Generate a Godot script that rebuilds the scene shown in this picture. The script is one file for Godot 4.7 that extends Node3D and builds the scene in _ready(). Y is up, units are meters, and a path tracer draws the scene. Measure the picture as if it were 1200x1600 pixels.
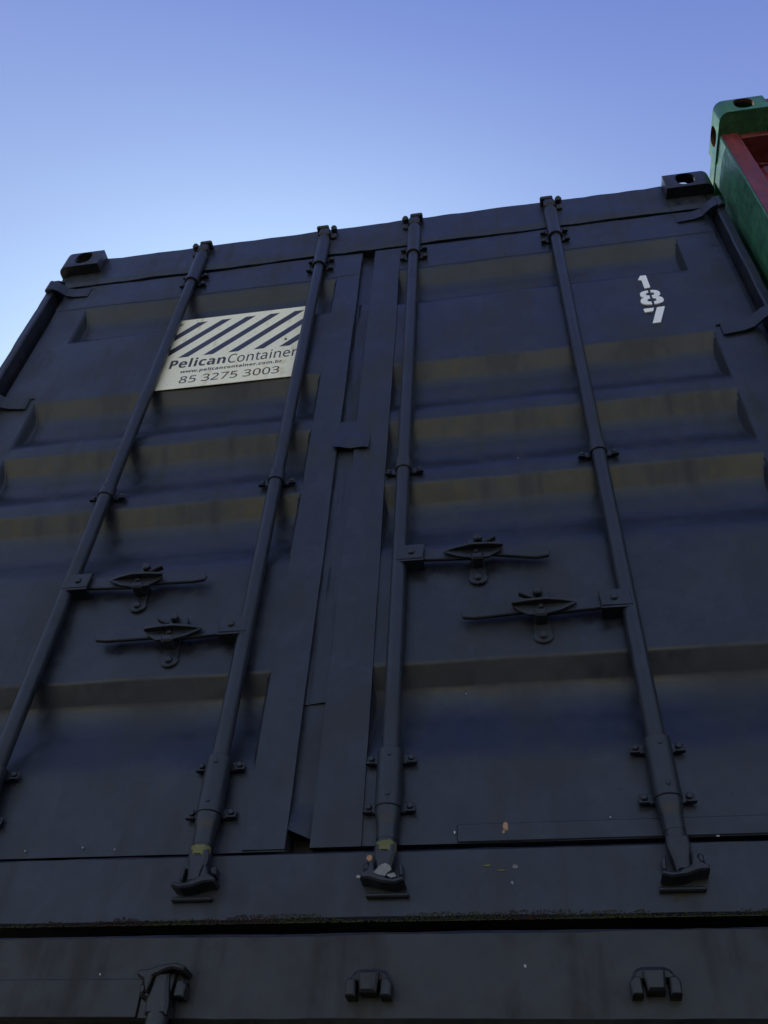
extends Node3D
# Looking up at the door end of a navy shipping container stacked on a grey one, a green and red one beside them.
# Metres, y up. Container-local axes: x across the doors (0 in the middle), y from the container's bottom, z = 0 at the casting faces.

const STACK_Y := 2.598          # bottom of the upper container
const ZD := -0.05               # outer face of a door
const ZB := -0.028              # axis of a locking bar
const BAR_R := 0.0178

var X := Transform3D()          # every shape helper passes its points through this
var noise := FastNoiseLite.new()
var M := {}
var tex := {}
var font_bold: SystemFont
var font_plain: SystemFont


func _ready() -> void:
	setup_view()
	noise.seed = 11
	noise.frequency = 1.0
	noise.fractal_octaves = 2
	make_textures()
	make_materials()
	build_ground()
	build_navy_container()
	build_grey_container()
	build_green_stack()
	build_sign()


# ---------------------------------------------------------------- camera, sky, sun, exposure
func setup_view() -> void:
	var cam := Camera3D.new()
	cam.name = "camera"
	cam.fov = 60.42
	cam.near = 0.05
	cam.far = 900.0
	cam.transform = Transform3D(Basis(Vector3.UP, 0.2065) * Basis(Vector3.RIGHT, 0.802) * Basis(Vector3.BACK, 0.0661), Vector3(0.4283, STACK_Y - 0.5587, 1.4353))
	add_child(cam)
	cam.current = true

	var to_sun := Vector3(-0.243, 0.616, -0.749).normalized()
	var sun := DirectionalLight3D.new()
	sun.name = "sun"
	sun.light_energy = 1.6
	sun.light_color = Color(1.0, 0.97, 0.91)
	sun.light_angular_distance = 0.5
	sun.shadow_enabled = true
	add_child(sun)
	sun.look_at_from_position(to_sun * 50.0, Vector3.ZERO, Vector3.UP)

	var env := Environment.new()
	env.background_mode = Environment.BG_SKY
	var sky := Sky.new()
	var pano := PanoramaSkyMaterial.new()
	pano.panorama = ImageTexture.create_from_image(clear_sky(to_sun))
	sky.sky_material = pano
	env.sky = sky
	env.ambient_light_source = Environment.AMBIENT_SOURCE_SKY
	env.tonemap_mode = Environment.TONE_MAPPER_LINEAR
	env.tonemap_exposure = 1.55
	env.sdfgi_enabled = true
	env.ssao_enabled = true
	env.ssil_enabled = true
	var world := WorldEnvironment.new()
	world.name = "world_environment"
	world.environment = env
	add_child(world)


# Clear sky: blue overhead, paler towards the horizon, whiter round the sun.
func clear_sky(to_sun: Vector3) -> Image:
	var w := 512
	var h := 256
	var im := Image.create_empty(w, h, false, Image.FORMAT_RGBF)
	var zen := Vector3(0.046, 0.077, 0.340)
	var hor := Vector3(0.39, 0.50, 0.64)
	for j in h:
		var th := PI * (j + 0.5) / h
		var y := cos(th)
		for i in w:
			var ph := TAU * (i + 0.5) / w
			var d := Vector3(sin(ph) * sin(th), y, -cos(ph) * sin(th))
			var c := zen.lerp(hor, pow(1.0 - maxf(y, 0.0), 0.85))
			var g := acos(clampf(d.dot(to_sun), -1.0, 1.0))
			c += Vector3(1.85, 2.55, 2.5) * exp(-g / 0.20)
			if y < 0.0:
				c = c.lerp(Vector3(0.40, 0.36, 0.28), clampf(-y * 8.0, 0.0, 1.0))
			im.set_pixel(i, j, Color(c.x, c.y, c.z))
	return im


# ---------------------------------------------------------------- textures and materials
func noise_image(freq: float, oct: int, size: int, sd: int) -> Image:
	var n := FastNoiseLite.new()
	n.seed = sd
	n.frequency = freq
	n.fractal_octaves = oct
	n.fractal_gain = 0.55
	return n.get_seamless_image(size, size)


func make_textures() -> void:
	var sz := 512
	var a := noise_image(0.006, 5, sz, 3)
	var b := noise_image(0.05, 4, sz, 8)
	var st := noise_image(0.012, 4, sz, 21)
	var fine := noise_image(0.22, 2, sz, 33)
	var c2 := noise_image(0.016, 4, sz, 55)
	# hairline scratches
	var sc := Image.create_empty(sz, sz, false, Image.FORMAT_RGB8)
	var rng := RandomNumberGenerator.new()
	rng.seed = 17
	for k in 26:
		var p := Vector2(rng.randf() * sz, rng.randf() * sz)
		var dir := Vector2.from_angle(rng.randfn(0.4, 0.7))
		for q in rng.randi_range(4, 26):
			if rng.randf() < 0.75:
				sc.set_pixel(posmod(int(p.x), sz), posmod(int(p.y), sz), Color.WHITE)
			p += dir
			dir = dir.rotated(rng.randf_range(-0.08, 0.08))
	var paint := Image.create_empty(sz, sz, true, Image.FORMAT_RGB8)
	var rough := Image.create_empty(sz, sz, true, Image.FORMAT_RGB8)
	for j in sz:
		for i in sz:
			var va := a.get_pixel(i, j).r
			var vb := b.get_pixel(i, j).r
			var vs := st.get_pixel((i * 6) % sz, (j / 4) % sz).r
			var vf := fine.get_pixel(i, j).r
			var dirt := smoothstep(0.45, 0.8, va * 0.6 + vs * 0.4)
			var patch := smoothstep(0.55, 0.60, c2.get_pixel(i, j).r) * 0.10
			var g := 0.78 + 0.26 * (vb - 0.5) + 0.14 * (vf - 0.5) + patch
			var c := Vector3(g, g, g).lerp(Vector3(1.0, 0.96, 0.86), dirt * 0.40)
			if vf > 0.83 and vb > 0.55:
				c = c * 0.75
			if sc.get_pixel(i, j).r > 0.5:
				c = c.lerp(Vector3(1.0, 1.0, 0.98), 0.75)
			paint.set_pixel(i, j, Color(clampf(c.x, 0, 1), clampf(c.y, 0, 1), clampf(c.z, 0, 1)))
			var r := 0.66 + 0.30 * (va - 0.5) + 0.34 * (vb - 0.5) + 0.30 * dirt + 0.15 * (vf - 0.5)
			r = clampf(r, 0.0, 1.0)
			rough.set_pixel(i, j, Color(r, r, r))
	paint.generate_mipmaps()
	rough.generate_mipmaps()
	tex.paint = ImageTexture.create_from_image(paint)
	tex.rough = ImageTexture.create_from_image(rough)
	var bump := noise_image(0.02, 3, sz, 5)
	for j in sz:
		for i in sz:
			var v := bump.get_pixel(i, j).r * 0.7 + fine.get_pixel(i, j).r * 0.10
			bump.set_pixel(i, j, Color(v, v, v))
	bump.convert(Image.FORMAT_RGBA8)
	bump.bump_map_to_normal_map(2.0)
	tex.bump = ImageTexture.create_from_image(bump)
	# slightly soiled white enamel
	var en := Image.create_empty(sz, sz, true, Image.FORMAT_RGB8)
	for j in sz:
		for i in sz:
			var v := 0.7 * smoothstep(0.56, 0.90, b.get_pixel(i, j).r * 0.5 + st.get_pixel((i * 5) % sz, j / 3).r * 0.5)
			var sp := 0.80 if fine.get_pixel(i, j).r > 0.86 else 1.0
			en.set_pixel(i, j, Color(0.98, 0.98, 0.98).lerp(Color(0.83, 0.80, 0.68), v) * sp)
	tex.sign = ImageTexture.create_from_image(en)
	# rust and moss: blotchy
	var rust := Image.create_empty(256, 256, true, Image.FORMAT_RGB8)
	var ra := noise_image(0.03, 5, 256, 41)
	var rb := noise_image(0.12, 3, 256, 42)
	for j in 256:
		for i in 256:
			var v := smoothstep(0.3, 0.75, ra.get_pixel(i, j).r * 0.6 + rb.get_pixel(i, j).r * 0.4)
			rust.set_pixel(i, j, Color(0.35, 0.24, 0.17).lerp(Color(0.75, 0.45, 0.28), v))
	tex.rust = ImageTexture.create_from_image(rust)
	# sandy ground
	var sand := Image.create_empty(sz, sz, true, Image.FORMAT_RGB8)
	for j in sz:
		for i in sz:
			var v := 0.5 * a.get_pixel(i, j).r + 0.3 * b.get_pixel(i, j).r + 0.35 * fine.get_pixel(i, j).r - 0.07
			sand.set_pixel(i, j, Color(0.64, 0.60, 0.45).lerp(Color(0.88, 0.84, 0.67), clampf(v, 0, 1)))
	tex.sand = ImageTexture.create_from_image(sand)


func lin(r: float, g: float, b: float) -> Color:
	return Color(r, g, b).linear_to_srgb()


func paint_mat(c: Color, rough: float, bump := 0.25, dirty := true) -> StandardMaterial3D:
	var m := StandardMaterial3D.new()
	m.albedo_color = c
	m.roughness = rough
	if dirty:
		m.albedo_texture = tex.paint
		m.roughness_texture = tex.rough
	m.normal_enabled = true
	m.normal_texture = tex.bump
	m.normal_scale = bump
	m.uv1_triplanar = true
	m.uv1_world_triplanar = true
	m.uv1_scale = Vector3.ONE * 0.83
	return m


func make_materials() -> void:
	M.navy = paint_mat(lin(0.0225, 0.0262, 0.039), 0.60)
	M.navy.metallic_specular = 0.5
	M.navy_hard = paint_mat(lin(0.0205, 0.0238, 0.034), 0.60)
	M.navy_hard.metallic_specular = 0.5
	M.grey = paint_mat(lin(0.023, 0.022, 0.020), 0.72)
	M.grey_hard = paint_mat(lin(0.021, 0.020, 0.019), 0.68)
	M.green = paint_mat(lin(0.05, 0.22, 0.11), 0.62)
	M.red = paint_mat(lin(0.21, 0.026, 0.034), 0.72)
	M.rubber = paint_mat(lin(0.028, 0.029, 0.032), 0.9)
	M.white_paint = paint_mat(lin(0.88, 0.88, 0.88), 0.5, 0.1, false)
	M.sign_white = paint_mat(lin(0.95, 0.90, 0.68), 0.55, 0.05)
	M.sign_white.albedo_texture = tex.sign
	M.sign_ink = paint_mat(lin(0.045, 0.045, 0.075), 0.7, 0.05)
	M.letter_ink = paint_mat(lin(0.05, 0.048, 0.05), 0.7, 0.05)
	M.chip_primer = paint_mat(lin(0.50, 0.27, 0.14), 0.9, 0.4)
	M.chip_white = paint_mat(lin(0.55, 0.55, 0.55), 0.8, 0.3)
	M.bare_steel = paint_mat(lin(0.30, 0.29, 0.27), 0.6, 0.6)
	M.yellow_paint = paint_mat(lin(0.20, 0.19, 0.04), 0.85, 0.5)
	M.stain = paint_mat(lin(0.050, 0.044, 0.012), 0.9, 0.5)
	M.moss = StandardMaterial3D.new()
	M.moss.vertex_color_use_as_albedo = true
	M.moss.roughness = 1.0
	M.inside = paint_mat(lin(0.10, 0.10, 0.10), 0.9)
	M.rust = StandardMaterial3D.new()
	M.rust.albedo_texture = tex.rust
	M.rust.albedo_color = Color(0.62, 0.55, 0.5)
	M.rust.roughness = 0.95
	M.rust.uv1_triplanar = true
	M.rust.uv1_world_triplanar = true
	M.rust.uv1_scale = Vector3.ONE * 4.0
	M.asphalt = paint_mat(lin(0.085, 0.080, 0.070), 0.95, 0.6)
	M.asphalt.uv1_scale = Vector3.ONE * 0.4
	M.sand = StandardMaterial3D.new()
	M.sand.albedo_texture = tex.sand
	M.sand.roughness = 1.0
	M.sand.uv1_triplanar = true
	M.sand.uv1_world_triplanar = true
	M.sand.uv1_scale = Vector3.ONE * 0.31


# ---------------------------------------------------------------- shape helpers
func mesh() -> SurfaceTool:
	var st := SurfaceTool.new()
	st.begin(Mesh.PRIMITIVE_TRIANGLES)
	return st


func face(st: SurfaceTool, p: Array, n: Vector3) -> void:
	n = (X.basis * n).normalized()
	var q := []
	for v in p:
		q.append(X * v)
	for k in range(1, q.size() - 1):
		var a: Vector3 = q[0]
		var b: Vector3 = q[k]
		var c: Vector3 = q[k + 1]
		if (b - a).cross(c - a).dot(n) > 0.0:
			var s := b
			b = c
			c = s
		for v in [a, b, c]:
			st.set_normal(n)
			st.add_vertex(v)


func smooth_tri(st: SurfaceTool, a: Vector3, b: Vector3, c: Vector3, na: Vector3, nb: Vector3, nc: Vector3) -> void:
	var p := [X * a, X * b, X * c]
	var n := [(X.basis * na).normalized(), (X.basis * nb).normalized(), (X.basis * nc).normalized()]
	var order := [0, 1, 2]
	if ((p[1] as Vector3) - p[0]).cross((p[2] as Vector3) - p[0]).dot((n[0] as Vector3) + n[1] + n[2]) > 0.0:
		order = [0, 2, 1]
	for k in order:
		st.set_normal(n[k])
		st.add_vertex(p[k])


func box(st: SurfaceTool, c: Vector3, s: Vector3, b := 0.002) -> void:
	var h := s * 0.5
	b = minf(b, minf(h.x, minf(h.y, h.z)) * 0.6)
	for ax in 3:
		var u := (ax + 1) % 3
		var v := (ax + 2) % 3
		for sg: float in [-1.0, 1.0]:
			var pts := []
			for q in [[-1, -1], [1, -1], [1, 1], [-1, 1]]:
				var p := Vector3()
				p[ax] = sg * h[ax]
				p[u] = q[0] * (h[u] - b)
				p[v] = q[1] * (h[v] - b)
				pts.append(c + p)
			var n := Vector3()
			n[ax] = sg
			face(st, pts, n)
			for sv: float in [-1.0, 1.0]:       # bevel between the faces ax and u
				var e := []
				for sw in [[0, -1], [0, 1], [1, 1], [1, -1]]:
					var p := Vector3()
					p[v] = sw[1] * (h[v] - b)
					p[ax] = sg * (h[ax] - (0.0 if sw[0] == 0 else b))
					p[u] = sv * (h[u] - (b if sw[0] == 0 else 0.0))
					e.append(c + p)
				var n2 := Vector3()
				n2[ax] = sg
				n2[u] = sv
				face(st, e, n2)
	for sx: float in [-1.0, 1.0]:
		for sy: float in [-1.0, 1.0]:
			for sz: float in [-1.0, 1.0]:
				var k := Vector3(sx, sy, sz)
				face(st, [c + k * Vector3(h.x, h.y - b, h.z - b), c + k * Vector3(h.x - b, h.y, h.z - b), c + k * Vector3(h.x - b, h.y - b, h.z)], k)


# polygon in x, y pushed along z from z0 to z1 (the z1 edge bevelled)
func prism(st: SurfaceTool, poly: PackedVector2Array, z0: float, z1: float, bev := 0.0) -> void:
	if Geometry2D.is_polygon_clockwise(poly):
		poly.reverse()
	var n := poly.size()
	var top := PackedVector2Array()
	var nrm := PackedVector2Array()
	for i in n:
		var e := (poly[(i + 1) % n] - poly[i]).normalized()
		nrm.append(Vector2(e.y, -e.x))
	for i in n:
		var m := (nrm[i] + nrm[(i + n - 1) % n])
		m = m.normalized() if m.length() > 0.01 else nrm[i]
		top.append(poly[i] - m * bev)
	var dz := signf(z1 - z0)
	var tri := Geometry2D.triangulate_polygon(poly)
	for t in range(0, tri.size(), 3):
		var a := tri[t]
		var b := tri[t + 1]
		var c := tri[t + 2]
		face(st, [v3(poly[a], z0), v3(poly[b], z0), v3(poly[c], z0)], Vector3(0, 0, -dz))
		face(st, [v3(top[a], z1), v3(top[b], z1), v3(top[c], z1)], Vector3(0, 0, dz))
	for i in n:
		var j := (i + 1) % n
		var o := Vector3(nrm[i].x, nrm[i].y, 0)
		face(st, [v3(poly[i], z0), v3(poly[j], z0), v3(poly[j], z1 - dz * bev), v3(poly[i], z1 - dz * bev)], o)
		if bev > 0.0:
			face(st, [v3(poly[i], z1 - dz * bev), v3(poly[j], z1 - dz * bev), v3(top[j], z1), v3(top[i], z1)], (o + Vector3(0, 0, dz)).normalized())


func v3(p: Vector2, z: float) -> Vector3:
	return Vector3(p.x, p.y, z)


# profile of (radius, y) turned about the y axis through c; ends are closed
func lathe(st: SurfaceTool, prof: Array, c: Vector3, n := 20) -> void:
	for k in prof.size() - 1:
		var r0: float = prof[k][0]
		var y0: float = prof[k][1]
		var r1: float = prof[k + 1][0]
		var y1: float = prof[k + 1][1]
		var slope := Vector2(y1 - y0, r0 - r1)
		slope = slope.normalized() * (1.0 if y1 > y0 or is_equal_approx(y0, y1) and r0 > r1 else -1.0)
		for i in n:
			var a0 := TAU * i / n
			var a1 := TAU * (i + 1) / n
			var d0 := Vector3(cos(a0), 0, sin(a0))
			var d1 := Vector3(cos(a1), 0, sin(a1))
			var n0 := d0 * slope.x + Vector3(0, slope.y, 0)
			var n1 := d1 * slope.x + Vector3(0, slope.y, 0)
			var p00 := c + d0 * r0 + Vector3(0, y0, 0)
			var p01 := c + d1 * r0 + Vector3(0, y0, 0)
			var p10 := c + d0 * r1 + Vector3(0, y1, 0)
			var p11 := c + d1 * r1 + Vector3(0, y1, 0)
			if r0 > 0.0:
				smooth_tri(st, p00, p01, p11, n0, n1, n1)
			if r1 > 0.0:
				smooth_tri(st, p00, p11, p10, n0, n1, n0)


func tube(st: SurfaceTool, x: float, z: float, y0: float, y1: float, r: float, bev := 0.002, n := 20) -> void:
	lathe(st, [[0.0, y0], [r - bev, y0], [r, y0 + bev], [r, y1 - bev], [r - bev, y1], [0.0, y1]], Vector3(x, 0, z), n)


# short hex or round stud pointing along +z
func stud(st: SurfaceTool, x: float, y: float, z0: float, z1: float, r: float, n := 6) -> void:
	var keep := X
	X = X * Transform3D(Basis(Vector3.RIGHT, PI / 2), Vector3(x, y, 0))
	lathe(st, [[r, z0], [r, z1 - r * 0.25], [r * 0.75, z1], [0.0, z1]], Vector3.ZERO, n)
	X = keep


func commit(st: SurfaceTool, called: String, m: Material, parent: Node) -> MeshInstance3D:
	var o := MeshInstance3D.new()
	o.name = called
	o.mesh = st.commit()
	o.material_override = m
	parent.add_child(o, true)
	return o


func thing(called: String, label: String, category: String, at: Vector3, group := "") -> Node3D:
	var o := Node3D.new()
	o.name = called
	add_child(o, true)
	o.position = at
	o.set_meta("label", label)
	o.set_meta("category", category)
	if group:
		o.set_meta("group", group)
	return o


# ---------------------------------------------------------------- ground
func build_ground() -> void:
	var st := mesh()
	face(st, [Vector3(-400, 0, -400), Vector3(400, 0, -400), Vector3(400, 0, 400), Vector3(-400, 0, 400)], Vector3.UP)
	var o := commit(st, "ground", M.sand, self)
	o.set_meta("kind", "structure")
	st = mesh()
	face(st, [Vector3(-60, 0.004, -9), Vector3(60, 0.004, -9), Vector3(60, 0.004, 10.5), Vector3(-60, 0.004, 10.5)], Vector3.UP)
	o = commit(st, "pavement", M.asphalt, self)
	o.set_meta("kind", "structure")


# ---------------------------------------------------------------- container pieces
# Ray from the middle of an outline to its edge.
func edge_at(poly: PackedVector2Array, a: float) -> Vector2:
	var d := Vector2(cos(a), sin(a))
	var best := d * 0.01
	for i in poly.size():
		var hit = Geometry2D.segment_intersects_segment(Vector2.ZERO, d * 2.0, poly[i], poly[(i + 1) % poly.size()])
		if hit != null:
			best = hit
	return best


# A flat face with an oval hole and the short wall of the hole. o = middle of the hole, u and v span the face, n points out.
func holed(st: SurfaceTool, inner: SurfaceTool, outline: PackedVector2Array, hw: float, hh: float, o: Vector3, u: Vector3, v: Vector3, n: Vector3, wall := 0.012) -> void:
	var angles := []
	for k in 40:
		angles.append(TAU * k / 40.0 - PI)
	for p in outline:
		angles.append(p.angle())
	angles.sort()
	var cnt := angles.size()
	for k in cnt:
		var a0: float = angles[k]
		var a1: float = angles[(k + 1) % cnt]
		if absf(a1 - a0) < 1e-5:
			continue
		var e0 := edge_at(outline, a0)
		var e1 := edge_at(outline, a1)
		var h0 := oval(a0, hw, hh)
		var h1 := oval(a1, hw, hh)
		face(st, [o + u * e0.x + v * e0.y, o + u * e1.x + v * e1.y, o + u * h1.x + v * h1.y, o + u * h0.x + v * h0.y], n)
		var m := (h0 + h1).normalized()
		face(inner, [o + u * h0.x + v * h0.y, o + u * h1.x + v * h1.y, o + u * h1.x + v * h1.y - n * wall, o + u * h0.x + v * h0.y - n * wall], -(u * m.x + v * m.y))


func oval(a: float, hw: float, hh: float) -> Vector2:
	var c := absf(cos(a)) / hw
	var s := absf(sin(a)) / hh
	var r := 1.0 / pow(pow(c, 2.6) + pow(s, 2.6), 1.0 / 2.6)
	return Vector2(cos(a), sin(a)) * r


# Corner casting: 162 wide, 118 high, 178 deep, hollow with three oval holes; sx = outer side, sz = 1 for the door end, top = hole on top.
func casting_mesh(sx: float, top: bool, at: Vector3, turn: bool) -> Array:
	var st := mesh()
	var rims := []
	var inner := mesh()
	var keep := X
	X = X * Transform3D(Basis(Vector3.UP, PI if turn else 0.0), at)
	var r := 0.03
	var w := 0.162
	var h := 0.118
	var d := 0.178
	var xo := 0.0                       # outer face at x = 0, the casting runs to -sx * w
	# plan outline, first from the hole's middle (x outwards, z forwards)
	var sgn := -sx
	# front face between the fillet and the inner edge
	var cx := 0.0895
	var b := 0.018
	var czt := 0.0925               # middle of the hole in the top
	var lo := -h / 2 + (0.0 if top else b)
	var hi := h / 2 - (b if top else 0.0)
	var rect := PackedVector2Array([Vector2(-(w - cx), lo), Vector2(cx - r, lo), Vector2(cx - r, hi), Vector2(-(w - cx), hi)])
	holed(st, inner, rect, 0.0318, 0.042, Vector3(sgn * cx, h / 2, 0), Vector3(sx, 0, 0), Vector3.UP, Vector3(0, 0, 1))
	rims.append(inner)
	inner = mesh()
	# outer side face
	var cz := 0.1015
	var side := PackedVector2Array([Vector2(-(d - cz), lo), Vector2(cz - r, lo), Vector2(cz - r, hi), Vector2(-(d - cz), hi)])
	holed(st, inner, side, 0.0318, 0.0398, Vector3(xo, h / 2, -cz), Vector3(0, 0, 1), Vector3.UP, Vector3(sx, 0, 0))
	rims.append(inner)
	inner = mesh()
	# outline seen from above
	var plan := PackedVector2Array([Vector2(-(w - cx), -(d - czt)), Vector2(cx, -(d - czt))])
	for k in 7:
		var a := k * PI / 12.0
		plan.append(Vector2(cx - r + r * cos(a), czt - r + r * sin(a)))
	plan.append(Vector2(-(w - cx), czt))
	var yt := h if top else 0.0
	var yb := 0.0 if top else h
	var np := plan.size()
	var loops := []
	for q in 5:
		var f := q * PI / 8.0
		var loop := PackedVector2Array()
		for k in np:
			var e0 := (plan[k] - plan[(k + np - 1) % np]).normalized()
			var e1 := (plan[(k + 1) % np] - plan[k]).normalized()
			var nn := Vector2(e0.y, -e0.x) + Vector2(e1.y, -e1.x)
			loop.append(plan[k] - nn / maxf(nn.length_squared(), 0.2) * 2.0 * b * (1.0 - cos(f)))
		loops.append([loop, b * sin(f), f])
	for q in 4:
		for k in np:
			var j := (k + 1) % np
			var o4 := []
			for e in [[q, k], [q, j], [q + 1, j], [q + 1, k]]:
				var p2: Vector2 = loops[e[0]][0][e[1]]
				var rise: float = loops[e[0]][1]
				o4.append(Vector3(sgn * cx + sx * p2.x, h - b + rise if top else b - rise, -czt + p2.y))
			var ed := (plan[j] - plan[k]).normalized()
			var f2: float = loops[q][2] + PI / 16.0
			face(st, o4, Vector3(sx * ed.y * cos(f2), sin(f2) * (1.0 if top else -1.0), -ed.x * cos(f2)))
	var inset: PackedVector2Array = loops[4][0]
	holed(st, inner, inset, 0.033, 0.057, Vector3(sgn * cx, yt, -czt), Vector3(sx, 0, 0), Vector3(0, 0, 1), Vector3(0, 1 if top else -1, 0))
	rims.append(inner)
	var bot := []
	for p in plan:
		bot.append(Vector3(sgn * cx + sx * p.x, yb, -czt + p.y))
	face(st, bot, Vector3(0, -1 if top else 1, 0))
	# rounded outer edge
	for k in 6:
		var a0 := k * PI / 12.0
		var a1 := (k + 1) * PI / 12.0
		var n0 := Vector3(sx * cos(a0), 0, sin(a0))
		var n1 := Vector3(sx * cos(a1), 0, sin(a1))
		var o := Vector3(sgn * r, 0, -r)
		var p0 := o + n0 * r + Vector3(0, 0.0 if top else b, 0)
		var p1 := o + n1 * r + Vector3(0, 0.0 if top else b, 0)
		var up := Vector3(0, h - b, 0)
		smooth_tri(st, p0, p1, p1 + up, n0, n1, n1)
		smooth_tri(st, p0, p1 + up, p0 + up, n0, n1, n0)
	# inner side and back
	var ya := 0.0 if top else b
	var yz := h - b if top else h
	face(st, [Vector3(sgn * w, ya, 0), Vector3(sgn * w, yz, 0), Vector3(sgn * w, yz, -d), Vector3(sgn * w, ya, -d)], Vector3(-sx, 0, 0))
	face(st, [Vector3(0, ya, -d), Vector3(0, yz, -d), Vector3(sgn * w, yz, -d), Vector3(sgn * w, ya, -d)], Vector3(0, 0, -1))
	X = keep
	return [st, rims]


func castings(box_node: Node3D, w: float, h: float, length: float, m: Material, hole: Material) -> void:
	for back in [false, true]:
		for top in [true, false]:
			for sx: float in [-1.0, 1.0]:
				var at := Vector3(sx * w / 2, h - 0.118 if top else 0.0, -length if back else 0.0)
				# a casting at the far end is the mirror piece turned round
				var two := casting_mesh(-sx if back else sx, top, Vector3.ZERO, back)
				var o := commit(two[0], "corner_casting", m, box_node)
				o.position = at
				for rim: SurfaceTool in two[1]:
					commit(rim, "hole_rim", hole, o)


func corrugated(st: SurfaceTool, along0: float, along1: float, f0: float, f1: float, pos: Callable, depth: float, pitch := 0.278) -> void:
	# sheet with trapezoid ridges running from f0 to f1; pos(along, f, out) places a point
	var pts := []
	var n := int(floor((along1 - along0) / pitch))
	var s := (along1 - along0) / n
	for k in n:
		var a := along0 + k * s
		pts.append([a, 0.0])
		pts.append([a + s * 0.26, 0.0])
		pts.append([a + s * 0.5, depth])
		pts.append([a + s * 0.76, depth])
	pts.append([along1, 0.0])
	for k in pts.size() - 1:
		var a: Vector3 = pos.call(pts[k][0], f0, pts[k][1])
		var b: Vector3 = pos.call(pts[k + 1][0], f0, pts[k + 1][1])
		var c: Vector3 = pos.call(pts[k + 1][0], f1, pts[k + 1][1])
		var d: Vector3 = pos.call(pts[k][0], f1, pts[k][1])
		var nn := (b - a).cross(d - a).normalized()
		var o: Vector3 = (pos.call(pts[k][0], f0, 0.0) as Vector3) - (pos.call(pts[k][0], f0, 1.0) as Vector3)
		if nn.dot(o) < 0:
			nn = -nn
		face(st, [a, b, c, d], nn)


# side walls, roof, floor, rails behind the door frame
func shell(node: Node3D, w: float, h: float, length: float, m: Material, closed_front := false) -> void:
	var hw := w / 2
	for sx: float in [-1.0, 1.0]:
		var st := mesh()
		corrugated(st, -length + 0.17, -0.17, 0.16, h - 0.10, func(a, f, o): return Vector3(sx * (hw - 0.012 - o), f, a), 0.036)
		commit(st, "side_wall", m, node)
		st = mesh()
		box(st, Vector3(sx * (hw - 0.035), h - 0.062, -length / 2), Vector3(0.056, 0.075, length - 0.36), 0.006)
		commit(st, "top_rail", m, node)
		st = mesh()
		box(st, Vector3(sx * (hw - 0.04), 0.10, -length / 2), Vector3(0.05, 0.15, length - 0.36), 0.006)
		commit(st, "bottom_rail", m, node)
	var r := mesh()
	corrugated(r, -length + 0.20, -0.21, -hw + 0.07, hw - 0.07, func(a, f, o): return Vector3(f, h - 0.026 - o, a), 0.02, 0.21)
	commit(r, "roof", m, node)
	var fl := mesh()
	box(fl, Vector3(0, 0.125, -length / 2), Vector3(w - 0.16, 0.05, length - 0.34), 0.003)
	commit(fl, "floor", M.inside, node)
	var bw := mesh()
	corrugated(bw, -hw + 0.1, hw - 0.1, 0.12, h - 0.05, func(a, f, o): return Vector3(a, f, -length + 0.03 + o), 0.045)
	commit(bw, "end_wall", m, node)
	for sx: float in [-1.0, 1.0]:
		var p := mesh()
		box(p, Vector3(sx * (hw - 0.075), h / 2, -length + 0.09), Vector3(0.14, h - 0.24, 0.15), 0.012)
		commit(p, "corner_post", m, node)


func nz(x: float, y: float, s: float) -> float:
	return noise.get_noise_2d(x * s, y * s)


# door-end corner post: outer lip, channel, inner face; a little wavy along its height
func post(node: Node3D, sx: float, y0: float, y1: float, m: Material, lip_top: float) -> MeshInstance3D:
	var st := mesh()
	var pf := [[1.2165, -0.16], [1.2165, -0.018], [1.212, -0.012], [1.193, -0.012], [1.189, -0.017], [1.1885, -0.074], [1.168, -0.076], [1.166, -0.16]]
	var cx := 0.0
	var cz := 0.0
	for p in pf:
		cx += p[0] / pf.size()
		cz += p[1] / pf.size()
	var ys := []
	var n := 60
	for k in n + 1:
		ys.append(lerpf(y0, y1, float(k) / n))
	for k in n:
		for i in pf.size():
			var j := (i + 1) % pf.size()
			var q := []
			for c in [[i, k], [j, k], [j, k + 1], [i, k + 1]]:
				var y: float = ys[c[1]]
				var wob := 0.0016 * nz(sx * 3.0, y, 7.0) + 0.0007 * nz(sx * 5.0, y, 31.0)
				var zz: float = pf[c[0]][1]
				var lipcut: float = 0.0
				if zz > -0.05 and y > lip_top:
					lipcut = 0.03
				q.append(Vector3(sx * (pf[c[0]][0] + (wob if c[0] in [2, 3, 4] else 0.0)), y, zz - lipcut + (wob if c[0] in [2, 3] else 0.0)))
			var e := Vector2(pf[j][0] - pf[i][0], pf[j][1] - pf[i][1])
			var nn := Vector2(-e.y, e.x)
			var mid := Vector2((pf[i][0] + pf[j][0]) / 2, (pf[i][1] + pf[j][1]) / 2)
			var t := (q[1] as Vector3) - (q[0] as Vector3)
			var u := (q[3] as Vector3) - (q[0] as Vector3)
			var fn := t.cross(u)
			if fn.dot(Vector3(sx * nn.x, 0, nn.y)) < 0:
				fn = -fn
			if i == pf.size() - 1 and fn.z > 0:
				fn = -fn
			face(st, q, fn)
	face(st, pf.map(func(p): return Vector3(sx * p[0], y1, p[1] - (0.03 if p[1] > -0.05 else 0.0))), Vector3.UP)
	face(st, pf.map(func(p): return Vector3(sx * p[0], y0, p[1])), Vector3.DOWN)
	return commit(st, "corner_post", m, node)


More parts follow.
